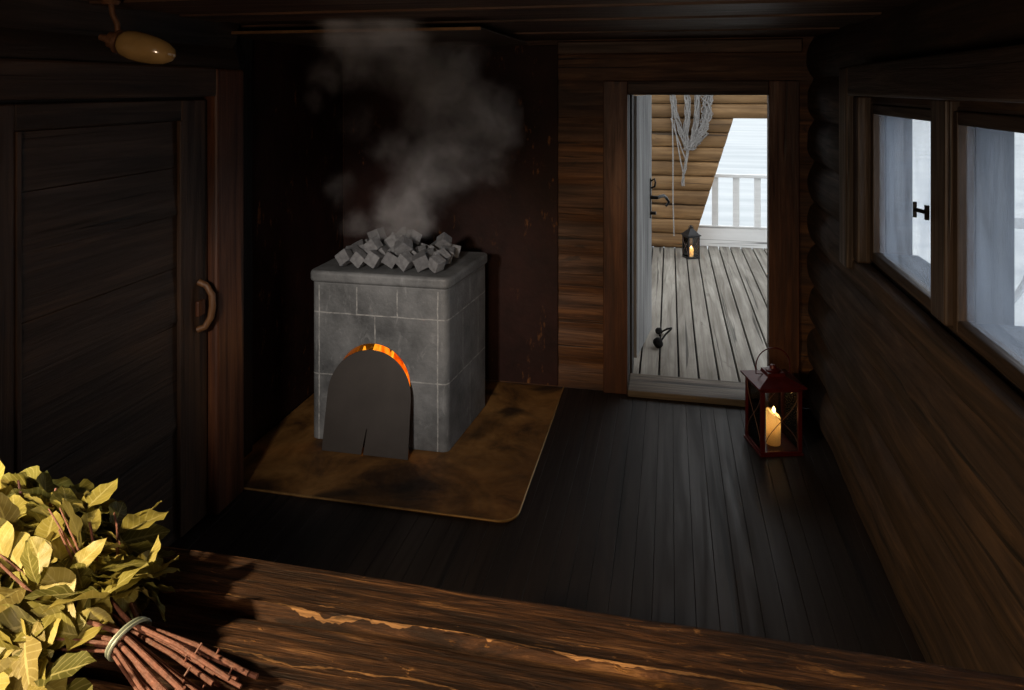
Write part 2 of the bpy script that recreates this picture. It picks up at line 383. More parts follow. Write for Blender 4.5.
# ceiling boards run across the room
bm = B(); y = RY
for yb in [RY + .17 * i for i in range(20)] + [2.47, 2.66, 2.83, 3.0, 3.17, 3.34, 3.51, 3.68, 3.86, 4.04, 4.22]: pass
ys = [RY, -.8, -.6, -.4, -.2, 0, .2, .4, .6, .8, 1.0, 1.2, 1.4, 1.6, 1.8, 2.0, 2.2, 2.44, 2.68, 2.92, 3.3, 3.6, 3.9, BY]
for i, (a, b) in enumerate(zip(ys, ys[1:])):
    dz = (.0, -.008)[i % 2]
    add_box(bm, AX - .15, RX + .13, a + .003, b - .003, CZ + dz, CZ + .03)
add_box(bm, AX - .2, RX + .14, RY - .15, BY + .21, CZ + .025, CZ + .12)
structure(obj('ceiling', bm, M['ceil'], bevel=.003), 'low dark board ceiling', 'ceiling')
structure(obj('trim_2', box(FE + .002, RX - .03, BY - .05, BY - .0, 1.945, CZ - .012), M['ceil'], bevel=.006), 'dark board where the back wall meets the ceiling', 'trim')
# heat sheet hung under the ceiling above the stove
t = empty('heat_sheet', (0, 0, 0), 'brown metal heat sheet under the ceiling above the stove', 'heat shield')
obj('sheet', box(AX + .02, -.735, 2.80, 3.85, 1.986, 1.991), plain('brown heat sheet metal', (70, 52, 38), .5, .3, 8, .3), t)
obj('edge_strip', box(AX + .02, -.735, 2.790, 2.7998, 1.981, 1.993), plain('bright folded sheet edge', (128, 94, 62), .4, .5, 20, .3), t)
for x in (-1.85, -.85):
    for y in (2.95, 3.7): obj('hanger', tube([(x, y, 1.991), (x, y, CZ - .009)], .006, 6), M['black_iron'], t)

# ------------------------------------------------------------------ doorway casing and threshold
cy0, cy1 = BY - .028, BY + .0
def trim(n, bm, m, label, bevel=.004): return structure(obj('trim_%d' % n, bm, m, bevel=bevel), label, 'trim')
trim(3, box(-.375, DX0 - .002, cy0, BY + .012, 0, 1.79), M['casing_z'], 'reddish brown upright casing left of the open doorway')
trim(4, box(DX1 + .002, .688, cy0, BY + .012, 0, 1.79), M['casing_z'], 'reddish brown upright casing right of the open doorway')
trim(5, box(DX0 - .0018, DX1 + .0018, cy0, BY + .012, DZ + .002, 1.79), M['casing_x'], 'brown head casing over the open doorway')
trim(6, box(DX0 - .028, DX0, BY + .014, BY + .2, 0.04, DZ + .028), M['black_wood'], 'dark jamb board on the hinge side of the open doorway')  # blackened to continue the dark gap behind the hinges
trim(7, box(DX1 + .02, DX1 + .029, BY + .014, BY + .2, 0.04, DZ + .028), M['casing_z'], 'reddish jamb board on the right of the open doorway')
trim(8, box(DX0 + .0005, DX1 + .019, BY + .014, BY + .2, DZ, DZ + .028), M['casing_x'], 'brown board lining the top of the doorway')
trim(9, box(DX0 - .001, DX1 + .001, BY - .055, BY + .205, 0, .038), M['thresh'], 'worn grey threshold board of the open doorway', .006)

# ------------------------------------------------------------------ closed door on the left wall
d1 = empty('door_1', (0, 0, 0), 'closed dark panelled plank door in the left wall', 'door', kind='structure')
xf = LX - .012
obj('stile', box(xf - .045, xf, 2.475, 2.632, .012, 1.704), M['door_z'], d1, bevel=.006)
obj('stile', box(xf - .045, xf, 1.588, 1.742, .012, 1.704), M['door_z'], d1, bevel=.006)
obj('top_rail', box(xf - .045, xf - .001, 1.7425, 2.4745, 1.625, 1.704), M['door_y'], d1, bevel=.005)
zz = [.012, .228, .440, .648, .852, 1.06, 1.262, 1.445, 1.6245]
for i in range(8):
    z0, z1 = zz[i], zz[i+1]
    pts = [(-.030, z0), (-.007 if i in (2, 4, 6) else -.014, z0), (-.017, z1 - .002), (-.030, z1 - .002)]
    bm = B(); A = [bm.verts.new((xf + a, 1.7425, b)) for a, b in pts]; D = [bm.verts.new((xf + a, 2.4745, b)) for a, b in pts]
    bm.faces.new(A); bm.faces.new(D[::-1])
    for k in range(4): bm.faces.new((A[k], A[(k+1) % 4], D[(k+1) % 4], D[k]))
    obj('panel_plank', bm, M['door_y'], d1, bevel=.002)
obj('moulding', box(xf - .013, xf + .005, 2.458, 2.4745, .02, 1.6245), M['door_z'], d1, bevel=.003)
obj('moulding', box(xf - .013, xf + .005, 1.7425, 1.759, .02, 1.6245), M['door_z'], d1, bevel=.003)
obj('backing_board', box(xf - .0615, xf - .046, 1.588, 2.632, .012, 1.704), M['black_wood'], d1)
hp = [(xf - .002, 2.575, .975), (xf + .028, 2.585, .96), (xf + .048, 2.593, .92), (xf + .050, 2.594, .875), (xf + .044, 2.59, .83), (xf + .026, 2.58, .795), (xf - .002, 2.57, .785)]
h = obj('handle', tube(hp, [.014, .013, .0135, .0145, .014, .013, .014], 10), M['brown_handle'], d1, smooth=True)
obj('latch_block', box(xf - .002, xf + .014, 2.555, 2.60, .84, .90), M['casing_z'], d1, bevel=.004)
trim(19, box(LX - .165, xf - .062, 1.567, 2.663, 0, 1.733), M['black_wood'], 'dark boards added behind the closed door to block leaking light', 0)  # unseen packing added to keep daylight from leaking in around the door
trim(20, box(LX - .062, LX - .041, 1.58, 2.64, 1.7045, 1.73), M['black_wood'], 'dark strip added over the closed door leaf to stop leaking light', 0)  # added filler closing the lit gap above the leaf
trim(10, box(LX - .04, LX + .026, 2.643, 2.838, 0, 1.83), M['casing_z'], 'reddish brown upright casing right of the closed door', .012)
trim(11, box(LX - .04, LX + .024, 1.43, 2.642, 1.716, 1.835), M['door_y'], 'dark head casing over the closed door', .010)
trim(12, box(LX - .04, LX + .026, 1.43, 1.576, 0, 1.7155), M['casing_z'], 'brown upright casing left of the closed door', .012)
# ------------------------------------------------------------------ the two windows of the right wall
xa, xb = RX - .065, RX + .118
P1, P2 = (2.235, 2.85), (1.46, 2.06); WZ0, WZ1 = 1.155, 1.655
trim(13, box(RX - .075, RX + .0, 2.975, 3.10, 1.06, 1.83), M['wincase_z'], 'brown upright board at the far end of the windows', .008)
trim(14, box(RX - .052, RX + .0, 2.902, 2.9745, 1.10, 1.72), M['wincase_z'], 'inner brown casing strip at the far end of the windows', .008)
trim(15, box(RX - .072, RX + .0, 1.30, 2.9745, 1.7205, 1.835), M['wincase_y'], 'dark head casing over the paired windows', .008)
trim(16, box(RX - .055, RX - .0, 1.30, 2.9745, 1.045, 1.0995), M['log'], 'dark sill board under the paired windows', .010)
trim(17, box(RX - .03, xb, 2.092, 2.203, 1.128, 1.72), M['wincase_z'], 'thick brown post between the two windows', .006)
def window(n, y0, y1, label, fw):
    w = empty('window_%d' % n, (0, 0, 0), label, 'window', kind='structure')
    a, b = y0 - fw, y1 + fw; s0, s1 = WZ0 - .035, WZ1 + .035
    fx0, fx1 = RX - .012, RX + .03
    obj('sash_stile', box(fx0, fx1, a, y0, s0, s1), M['wincase_z'], w, bevel=.004)
    obj('sash_stile', box(fx0, fx1, y1, b, s0, s1), M['wincase_z'], w, bevel=.004)
    obj('sash_rail', box(fx0, fx1, y0, y1, s0, WZ0), M['wincase_y'], w, bevel=.004)
    obj('sash_rail', box(fx0, fx1, y0, y1, WZ1, s1), M['wincase_y'], w, bevel=.004)
    obj('pane', box(RX + .010, RX + .013, y0 + .0005, y1 - .0005, WZ0 + .0005, WZ1 - .0005), M['pane'], w)
    # weathered boards lining the opening outside the glass
    obj('reveal_board', box(fx1 + .001, xb + .002, y1 - .0, b, s0, s1), M['reveal'], w, bevel=.003)
    obj('reveal_board', box(fx1 + .001, xb + .002, a, y0, s0, s1), M['reveal'], w, bevel=.003)
    obj('reveal_sill', box(fx1 + .001, xb + .02, y0 + .001, y1 - .001, s0, WZ0 - .003), M['reveal_y'], w, bevel=.003)
    obj('reveal_head', box(fx1 + .001, xb + .002, y0 + .001, y1 - .001, WZ1 + .003, s1), M['reveal_y'], w, bevel=.003)
    return w
w1 = window(1, *P1, 'far small window of the right wall with dusty glass and a black latch', .031)
w2 = window(2, *P2, 'near small window of the right wall with dusty glass, cut by the picture edge', .031)
bm = tube([(RX - .035, 2.212, 1.405), (RX - .05, 2.262, 1.405)], .006, 8); add_tube(bm, [(RX - .05, 2.262, 1.427), (RX - .05, 2.262, 1.383)], .0055, 8)
add_box(bm, RX - .039, RX - .03, 2.205, 2.219, 1.385, 1.425)
obj('latch', bm, M['black_iron'], w1)
# wall filler around the window frames
bm = B()
add_box(bm, RX + .0, xb, WH[0], WH[1], WH[2], WZ0 - .037); add_box(bm, RX + .0, xb, WH[0], WH[1], WZ1 + .037, WH[3])
add_box(bm, RX + .0, xb, P1[1] + .0315, WH[1], WZ0 - .036, WZ1 + .036); add_box(bm, RX + .0, xb, WH[0], P2[0] - .0315, WZ0 - .036, WZ1 + .036)
trim(18, bm, M['wincase_y'], 'dark boards packing the wall around the windows', 0)
# ------------------------------------------------------------------ porch beyond the doorway
PY = 8.18
bm = B(); x = -1.6
while x < 1.75:
    add_box(bm, x + .006, x + .112, BY + .207, PY + .18, -.035, random.uniform(-.002, .002)); x += .118
structure(obj('porch_floor', bm, M['deck'], bevel=.004), 'grey weathered board floor of the porch', 'floor')
structure(obj('porch_floor_joists', box(-1.6, 1.75, BY + .207, PY + .18, -.16, -.045), M['black_wood']), 'dark joists under the porch boards', 'floor')
def slant(z): return .29 + (z - .2) / 1.248 * .385
bm = B(); z = 0.0; per = .158
while z < 2.3:
    full = z + per * .5 > 1.45
    rows = []
    nx = 24
    for a in range(9):
        th = PI * a / 8; zz_ = z + per * .5 - math.cos(th) * per * .5; dy = -math.sin(th) ** .6 * .05 if a not in (0, 8) else 0
        xe = 1.75 if full else slant(zz_)
        rows.append([bm.verts.new((-1.6 + (xe + 1.6) * i / nx, PY + dy + .008 * noise.noise(Vector((i * .5, z * 9, a * .4))) + .004, zz_)) for i in range(nx + 1)])
    back = [[bm.verts.new((-1.6, PY + .12, zz_)), bm.verts.new((1.75 if full else slant(zz_), PY + .12, zz_))] for zz_ in (z, z + per)]
    for r0, r1 in zip(rows, rows[1:]):
        for i in range(nx): bm.faces.new((r0[i], r0[i+1], r1[i+1], r1[i]))
    bm.faces.new([r[-1] for r in rows] + [back[1][1], back[0][1]]); bm.faces.new([r[0] for r in rows] + [back[1][0], back[0][0]])
    bm.faces.new((back[0][0], back[0][1], back[1][1], back[1][0])); bm.faces.new(rows[0] + back[0][::-1]); bm.faces.new(rows[-1] + back[1][::-1])
    z += per
structure(obj('wall_porch', bm, M['porch_log'], smooth=True), 'brown log wall at the end of the porch with a slanting edge', 'wall')
bm = B(); y = BY + .22
while y < 5.7: add_box(bm, -1.7, 1.9, y, y + .135, 2.31, 2.335); y += .14
structure(obj('porch_ceiling', bm, M['porch_log'], bevel=.003), 'boards under the porch roof', 'ceiling')
r = empty('porch_railing', (0, PY + .16, 0), 'white balustrade with upright slats at the end of the porch', 'railing')
obj('handrail', box(.05, 1.75, -.03, .045, .765, .80), M['white_wood'], r, bevel=.004)
obj('base_board', box(.05, 1.75, -.016, .012, .0, .215), M['white_wood'], r, bevel=.004)
obj('base_cap', box(.05, 1.75, -.026, .022, .2155, .232), M['white_wood'], r, bevel=.004)
x = .265
while x < 1.72:
    obj('baluster', box(x - .034, x + .034, -.008, .012, .2325, .7645), M['white_wood'], r, bevel=.003); x += .2235
obj('end_post', box(1.70, 1.75, -.02, .03, .8005, .9), M['white_wood'], r, bevel=.003)
# outdoor rail with curved braces seen through the near window
g = empty('terrace_railing', (1.82, 5.2, 0), 'pale outdoor railing with curved braces seen through the near window', 'railing')
obj('rail', box(-.05, 3.0, -.03, .03, .86, .93), M['rail_grey'], g, bevel=.004)
obj('lower_rail', box(-.05, 3.0, -.02, .02, .18, .23), M['rail_grey'], g, bevel=.004)
for k in range(4):
    obj('post', box(k * .98 - .04, k * .98 + .04, -.035, .035, -.6, .8595), M['rail_grey'], g, bevel=.004)
    if k < 3:
        c0 = k * .98 + .49
        for s in (-1, 1):
            pts = [(c0 + s * (.44 - .40 * math.sin(q * PI / 2 / 8)), 0, .25 + .60 * (1 - math.cos(q * PI / 2 / 8))) for q in range(9)]
            obj('curved_brace', tube(pts, .022, 8), M['rail_grey'], g, smooth=True)
structure(obj('lake', box(-120, 120, RY - 60, 260, -.66, -.6), M['lake']), 'pale lake outside beyond the porch and windows', 'lake')

# ------------------------------------------------------------------ open door leaf onto the porch
th = math.radians(7.5)
structure(obj('trim_21', box(DX0 - .12, DX0 + .012, BY + .206, BY + .425, .0, 2.3), M['black_wood'], bevel=.004), 'added black post standing in for the dark gap behind the door hinges', 'post')  # black upright put in to paint the shade of the hinge gap
d2 = empty('door_2', (DX0 + .03, BY + .43, 0), 'weathered blue grey plank door standing open on the porch', 'door', rz=-th, kind='structure')
W2 = .60
for i in range(5):
    a = W2 * i / 5
    obj('plank', box(-.045, 0, a + .0015, a + W2 / 5 - .0015, .045, 1.70), M['grey_wood'], d2, bevel=.003)
for z in (.28, 1.40): obj('ledge', box(-.075, -.0455, .03, W2 - .03, z, z + .11), M['grey_wood'], d2, bevel=.004)
hd = obj('handle_plate', box(.0, .007, W2 - .085, W2 - .045, .84, 1.12), M['black_iron'], d2, bevel=.003)
obj('lever', tube([(.007, W2 - .065, .985), (.05, W2 - .065, .985), (.068, W2 - .03, .99), (.076, W2 + .05, .985), (.085, W2 + .12, .96), (.10, W2 + .15, .925), (.085, W2 + .12, .90)], [.014, .013, .012, .012, .011, .010, .008], 8), M['black_iron'], hd, smooth=True)
obj('pull_ring', tube([(.006, W2 - .065, 1.10), (.03, W2 - .063, 1.115), (.036, W2 - .062, 1.09), (.03, W2 - .062, 1.06), (.006, W2 - .065, 1.05)], .007, 8), M['black_iron'], hd, smooth=True)
obj('key_bolt', tube([(.006, W2 - .062, .875), (.04, W2 - .062, .875)], .012, 8), M['black_iron'], hd)

# doorstop on the porch floor
p = at(655, 346, 5.03)
M['soot'] = plain('sooty black iron', (13, 12, 11), .95, 0, 40, .3, .5, Specular_IOR_Level=.1)
ds = empty('doorstop', (p.x + .02, 5.0, .003), 'dark doorstop with a bent wire loop on the porch floor beside the open door', 'doorstop')
bm = B(); bmesh.ops.create_icosphere(bm, subdivisions=3, radius=.042)
for v in bm.verts:
    v.co = Vector((v.co.x * .8, v.co.y * 1.2, v.co.z * .75)) * (1 + .25 * noise.noise(v.co * 24)); v.co.z = max(v.co.z, -.03) + .03
obj('stone', bm, M['soot'], ds, smooth=True)
obj('wire_loop', tube([(.02, .04, .03), (.05, .12, .05), (.085, .2, .06), (.09, .26, .05), (.06, .30, .03), (.02, .28, .012), (.01, .2, .012)], .0065, 8), M['soot'], ds, smooth=True)
bm = B(); bmesh.ops.create_icosphere(bm, subdivisions=3, radius=.026)
for v in bm.verts: v.co = Vector((v.co.x, v.co.y * 1.5, max(v.co.z * .8, -.02) + .02)) * (1 + .3 * noise.noise(v.co * 30)) + Vector((0.0, .27, 0))
for v in bm.verts: v.co.z = max(v.co.z, 0)
obj('knob', bm, M['soot'], ds, smooth=True)

# ------------------------------------------------------------------ fishing net hung on the porch wall
NY = PY - .085
nt = empty('fishing_net', at(690, 98, NY), 'grey fishing net hung in loops on the porch end wall', 'net', )
org = Vector(nt.location)
def bundle(pix, r, n, seed, wild=1.0):
    rnd = random.Random(seed); bm = B(); key = [at(x, y, NY) - org for x, y in pix]
    m = 22
    def P(t):
        f = t * (len(key) - 1); i = min(int(f), len(key) - 2); f -= i
        a = key[max(i-1, 0)]; b = key[i]; c = key[i+1]; d = key[min(i+2, len(key)-1)]
        return .5 * ((2*b) + (c-a)*f + (2*a-5*b+4*c-d)*f*f + (3*b-a-3*c+d)*f**3)
    for s in range(n):
        ph = rnd.uniform(0, 6.28); tw = rnd.uniform(4, 9) * rnd.choice((-1, 1)); rr = r * rnd.uniform(.3, 1.0)
        pts = []
        for k in range(m + 1):
            t = k / m; w_ = wild * .4 * r * noise.noise(Vector((k * .6, s * 3.1, seed)))
            pts.append(P(t) + Vector((math.cos(ph + tw * t) * rr + w_, math.sin(ph + tw * t) * rr * .8, .3 * w_)))
        add_tube(bm, pts, .0046, 5)
    return bm
for i, (pix, r, n, wl) in enumerate([
    ([(672, 92), (675, 112), (681, 132), (688, 149)], .032, 16, 1),
    ([(687, 92), (687, 112), (686, 132), (688, 150)], .034, 18, 1),
    ([(697, 92), (697, 112), (694, 134), (690, 150)], .028, 15, 1),
    ([(709, 92), (706, 116), (700, 136), (690, 150)], .055, 26, 3),
    ([(688, 146), (687, 158), (685, 168), (683, 178), (683, 186)], .016, 8, 1)]):
    obj('net_bundle', bundle(pix, r, n, i + 1, wl), M['net'], nt, smooth=True)
for pix in ([(672, 104), (673, 150), (673, 200), (674, 236)], [(674, 120), (677, 140), (680, 158), (683, 172)], [(671, 118), (676, 134), (682, 150), (686, 160)]):
    obj('cord', tube([at(x, y, NY) - org for x, y in pix], .007, 6), M['net'], nt, smooth=True)
for x in (670, 687, 697, 710):
    q = at(x, 94, NY) - org; obj('nail', tube([q + Vector((0, -.05, .0)), q + Vector((0, .10, -.01))], .006, 6), M['black_iron'], nt)

# ------------------------------------------------------------------ brass floor sheet and stove
def rounded(x0, x1, y0, y1, r, corners=(1, 1, 1, 1), n=8):
    pts = []
    for (cx, cy, a0), on in zip(((x1 - r, y0 + r, -90), (x1 - r, y1 - r, 0), (x0 + r, y1 - r, 90), (x0 + r, y0 + r, 180)), corners):
        if on: pts += [(cx + r * math.cos(math.radians(a0 + 90 * k / n)), cy + r * math.sin(math.radians(a0 + 90 * k / n))) for k in range(n + 1)]
        else: pts.append((cx + r * (1 if a0 in (-90, 0) else -1), cy + r * (-1 if a0 in (-90, 180) else 1)))
    return pts
pl = empty('hearth_plate', (0, 0, 0), 'tarnished brass floor sheet with a bright rim under the stove', 'floor plate')
ol = rounded(AX + .012, -.605, 2.845, 4.195, .075, (1, 0, 0, 0))
obj('sheet', add_prism(B(), ol, .001, .008, 'z'), M['plate'], pl)
edge = [(x_, y_, .008) for x_, y_ in ol]
edge = [edge[-1]] + edge[:-2]
obj('rim', tube(edge, .0045, 8), M['rim'], pl, smooth=True)

PZ = .0082
sv = empty('sauna_stove', (0, 0, 0), 'grey soapstone sauna stove with an arched fire opening', 'stove')
def quad_round(p, r, n=6):
    """rounded outline of a four sided plan"""
    out = []
    for i in range(4):
        c = Vector(p[i]); a = (Vector(p[i-1]) - c).normalized(); b = (Vector(p[(i+1) % 4]) - c).normalized()
        for k in range(n + 1):
            t = k / n; out.append(tuple((c + a * r) * (1-t)**2 + c * 2*t*(1-t) + (c + b * r) * t*t))
    return out
plan = [(-1.74, FRONT), (-1.035, FRONT), (-.985, 3.88), (-1.735, 3.88)]
bm = add_prism(B(), quad_round(plan, .035), PZ, .788, 'z')
body = obj('body', bm, M['soap'], sv)
OX, OR, OZ = -1.412, .186, .316
arch = [(OX + OR, .15)] + [(OX + OR * math.cos(PI * k / 24), OZ + OR * math.sin(PI * k / 24)) for k in range(25)] + [(OX - OR, .15)]
cut = obj('cutter', add_prism(B(), arch, FRONT - .1, FRONT + .40, 'y'), None)
mod = body.modifiers.new('b', 'BOOLEAN'); mod.object = cut; mod.operation = 'DIFFERENCE'; mod.solver = 'EXACT'
bpy.context.view_layer.update()
me = bpy.data.meshes.new_from_object(body.evaluated_get(bpy.context.evaluated_depsgraph_get()))
body.modifiers.clear(); body.data = me; bpy.data.objects.remove(cut)
bv = body.modifiers.new('bevel', 'BEVEL'); bv.width = .005; bv.segments = 2; bv.limit_method = 'ANGLE'
cap = [(-1.758, FRONT - .010), (-1.022, FRONT - .010), (-.972, 3.895), (-1.755, 3.895)]
o = obj('top_slab', add_prism(B(), quad_round(cap, .05), .7885, .845, 'z'), M['soap'], sv, bevel=.016); o.modifiers[0].segments = 4
# fire inside
fr = empty('fire', (OX, FRONT + .1, .151), 'orange fire glowing in the stove opening', 'fire', kind='stuff')
bm = B(); rnd = random.Random(4)
for k in range(15):
    x = -.16 + .32 * k / 14; y = rnd.uniform(.02, .16); hgt = min(.43, (OZ - .156) + math.sqrt(max(.004, .178**2 - x*x)) * rnd.uniform(.86, .99))
    add_tube(bm, [(x * (1 - .1 * q / 7) + .012 * noise.noise(Vector((k, q * .7, 1))), y + .012 * noise.noise(Vector((k, q * .7, 5))), .004 + hgt * q / 7) for q in range(8)],
             [.028, .034, .036, .034, .03, .024, .016, .004], 8)
obj('flames', bm, M['fire'], fr, smooth=True)
bm = B()
for k in range(24):
    c = Vector((rnd.uniform(-.16, .16), rnd.uniform(-.03, .2), .02)); s = rnd.uniform(.012, .018)
    add_box(bm, -s, s, -s, s, -s, s, Matrix.Translation(c) @ Matrix.Rotation(rnd.uniform(0, 3), 4, Vector((rnd.random(), rnd.random(), 1)).normalized()))
obj('embers', bm, mat_emit('embers', [(.4, (40, 4, 0)), (.6, (240, 80, 10))], 2, 30), fr)
# steel sheet leaning on the stove over the opening
ssx, lean0, lean1, hs = -1.416, FRONT - .098, FRONT - .004, .474
R_ = .214; L_ = math.hypot(hs - PZ, lean1 - lean0)
sh = [(ssx + .219, 0), (ssx + R_, L_ - R_)] + [(ssx + R_ * math.cos(PI * k / 28), L_ - R_ + R_ * math.sin(PI * k / 28)) for k in range(1, 28)] + [(ssx - R_, L_ - R_), (ssx - .219, 0), (ssx - .016, 0), (ssx + .001, .115), (ssx + .004, .116), (ssx - .006, 0)]
bm = add_prism(B(), [(a - ssx, b) for a, b in sh], -.006, 0, 'y')
so = obj('fire_door_sheet', bm, M['shield'], bevel=.0015)
so.location = (ssx, lean0, PZ + .001); so.rotation_euler = (-math.asin((lean1 - lean0) / L_), 0, 0)
tag(so, 'dark arched steel sheet leaning over the stove opening', 'fire door')

# ------------------------------------------------------------------ stones piled on the stove
ROCKS = [[-1.6,3.4,0.051,0.941,-0.108,-0.32,-0.034,0.067,0.059,0.064],[-1.602,3.496,0.046,0.944,0.026,0.182,-0.274,0.064,0.066,0.069],[-1.603,3.584,0.052,0.942,0.174,-0.187,0.219,0.068,0.065,0.066],[-1.604,3.682,0.047,0.959,-0.072,-0.274,0.001,0.058,0.066,0.062],[-1.523,3.406,0.046,0.942,0.0,0.333,-0.037,0.065,0.061,0.062],[-1.522,3.498,0.044,0.976,-0.019,-0.2,-0.085,0.063,0.064,0.067],[-1.524,3.586,0.049,0.964,-0.075,-0.188,-0.172,0.072,0.073,0.069],[-1.522,3.675,0.048,0.97,-0.077,-0.188,0.137,0.065,0.062,0.065],[-1.444,3.4,0.05,0.962,-0.058,0.266,-0.034,0.066,0.064,0.067],[-1.438,3.501,0.048,0.947,0.008,-0.321,0.005,0.062,0.069,0.07],[-1.445,3.592,0.04,0.941,-0.039,0.209,0.265,0.056,0.057,0.059],[-1.44,3.676,0.046,0.941,0.116,-0.142,0.285,0.066,0.058,0.067],[-1.36,3.401,0.05,0.942,-0.137,0.266,0.155,0.066,0.066,0.062],[-1.358,3.499,0.054,0.931,-0.173,-0.198,-0.253,0.07,0.073,0.069],[-1.361,3.589,0.05,0.954,-0.135,-0.233,-0.129,0.061,0.065,0.065],[-1.36,3.685,0.041,0.976,-0.027,0.184,-0.111,0.06,0.06,0.058],[-1.277,3.402,0.048,0.94,0.071,0.309,-0.127,0.068,0.067,0.064],[-1.276,3.499,0.049,0.935,-0.091,0.321,0.123,0.068,0.067,0.062],[-1.278,3.586,0.045,0.949,-0.052,-0.184,-0.252,0.069,0.067,0.067],[-1.281,3.679,0.044,0.95,-0.1,0.174,0.237,0.06,0.068,0.062],[-1.197,3.404,0.051,0.956,0.12,-0.197,0.182,0.073,0.072,0.067],[-1.203,3.493,0.049,0.973,0.054,-0.142,-0.172,0.07,0.072,0.071],[-1.202,3.584,0.051,0.93,-0.129,0.322,0.121,0.066,0.062,0.065],[-1.202,3.678,0.054,0.946,0.105,-0.294,0.084,0.073,0.071,0.068],[-1.117,3.401,0.044,0.948,0.106,0.214,-0.212,0.062,0.064,0.06],[-1.125,3.497,0.05,0.91,0.181,0.271,-0.255,0.063,0.068,0.063],[-1.125,3.585,0.049,0.976,0.085,0.164,0.112,0.071,0.068,0.066],[-1.12,3.682,0.046,0.955,-0.13,0.112,0.241,0.065,0.065,0.064],[-1.326,3.636,0.114,0.414,0.127,-0.774,-0.462,0.07,0.063,0.062],[-1.417,3.618,0.1,0.204,-0.565,0.637,0.482,0.059,0.063,0.069],[-1.406,3.542,0.109,0.328,-0.267,0.899,-0.114,0.059,0.06,0.06],[-1.479,3.474,0.101,0.285,-0.166,0.64,0.694,0.064,0.065,0.06],[-1.309,3.457,0.109,0.061,0.351,0.268,-0.895,0.068,0.07,0.069],[-1.153,3.634,0.104,0.863,0.203,0.413,0.209,0.062,0.058,0.059],[-1.402,3.699,0.114,0.108,0.916,0.045,-0.384,0.063,0.059,0.064],[-1.549,3.69,0.105,0.736,-0.167,-0.115,0.646,0.072,0.069,0.065]]
base = bpy.data.meshes.new('stone_block'); bm = B(); bmesh.ops.create_cube(bm, size=1)
bmesh.ops.subdivide_edges(bm, edges=bm.edges, cuts=3, use_grid_fill=True)
bm.to_mesh(base); bm.free()
def rock(i, r, label):
    bm = B(); bm.from_mesh(base); d = Vector(r[7:10])
    for v in bm.verts:
        s = Vector((i * 3.3, i * 1.7, 0))
        v.co = Vector([v.co[k] * d[k] for k in range(3)]) * (1 + .045 * noise.noise(v.co * 2.2 + s) - .015)
    o = obj('stove_stone', bm, M['rock'], bevel=.004)
    o.rotation_mode = 'QUATERNION'; o.rotation_quaternion = r[3:7]; o.location = (r[0], r[1], .8465 + r[2])
    tag(o, label, 'stone', 'stones piled on the stove')
ordn = ['first', 'second', 'third', 'fourth', 'fifth', 'sixth', 'seventh', 'eighth', 'ninth', 'tenth', 'eleventh', 'twelfth', 'thirteenth', 'fourteenth', 'fifteenth', 'sixteenth', 'seventeenth']
rown = ['front', 'second', 'third', 'back']
for i in range(28):
    rock(i, ROCKS[i], 'grey stone block at the bottom of the pile, %s row, %s from its left end' % (rown[i % 4], ordn[i // 4]))
tops = sorted(range(28, len(ROCKS)), key=lambda i: ROCKS[i][0])
for k, i in enumerate(tops): rock(i, ROCKS[i], 'grey stone block lying on top of the pile, %s from its left end' % ordn[k])
# ------------------------------------------------------------------ lanterns and candles
def candle(name, loc, r, h, label, cut, m, light, group=None):
    c = empty(name, loc, label, 'candle', group=group)
    bm = B(); prof = [(0, 0), (r, 0), (r * 1.01, h * .3), (r * .99, h * .7), (r, h * .97), (r * .93, h), (r * .84, h * .97), (r * .78, h * .6), (r * .6, h * .36), (0, h * .34)]
    add_lathe(bm, prof, 22)
    for v in bm.verts:
        if v.co.z > h * .9: v.co.z += -cut * (v.co.x / r) * h * .13
    obj('wax', bm, m, c, smooth=True)
    obj('wick', tube([(0, 0, h * .345), (.001, 0, h * .6), (.003, 0, h * .95)], .0018, 6), M['wick'], c)
    fl = B(); add_lathe(fl, [(0, 0), (r * .2, r * .2), (r * .26, r * .42), (r * .2, r * .7), (r * .08, r * .95), (0, r * 1.1)], 12, Matrix.Translation((.002, 0, h * .96)))
    obj('flame', fl, M['candle_flame'], c, smooth=True)
    if light:
        l = bpy.data.lights.new('candle_light', 'POINT'); l.energy = light; l.color = (1, .72, .42); l.shadow_soft_size = r * .3
        lo = bpy.data.objects.new('candle_light', l); C.objects.link(lo); lo.location = Vector(loc) + Vector((0, 0, h * .8))
    return c
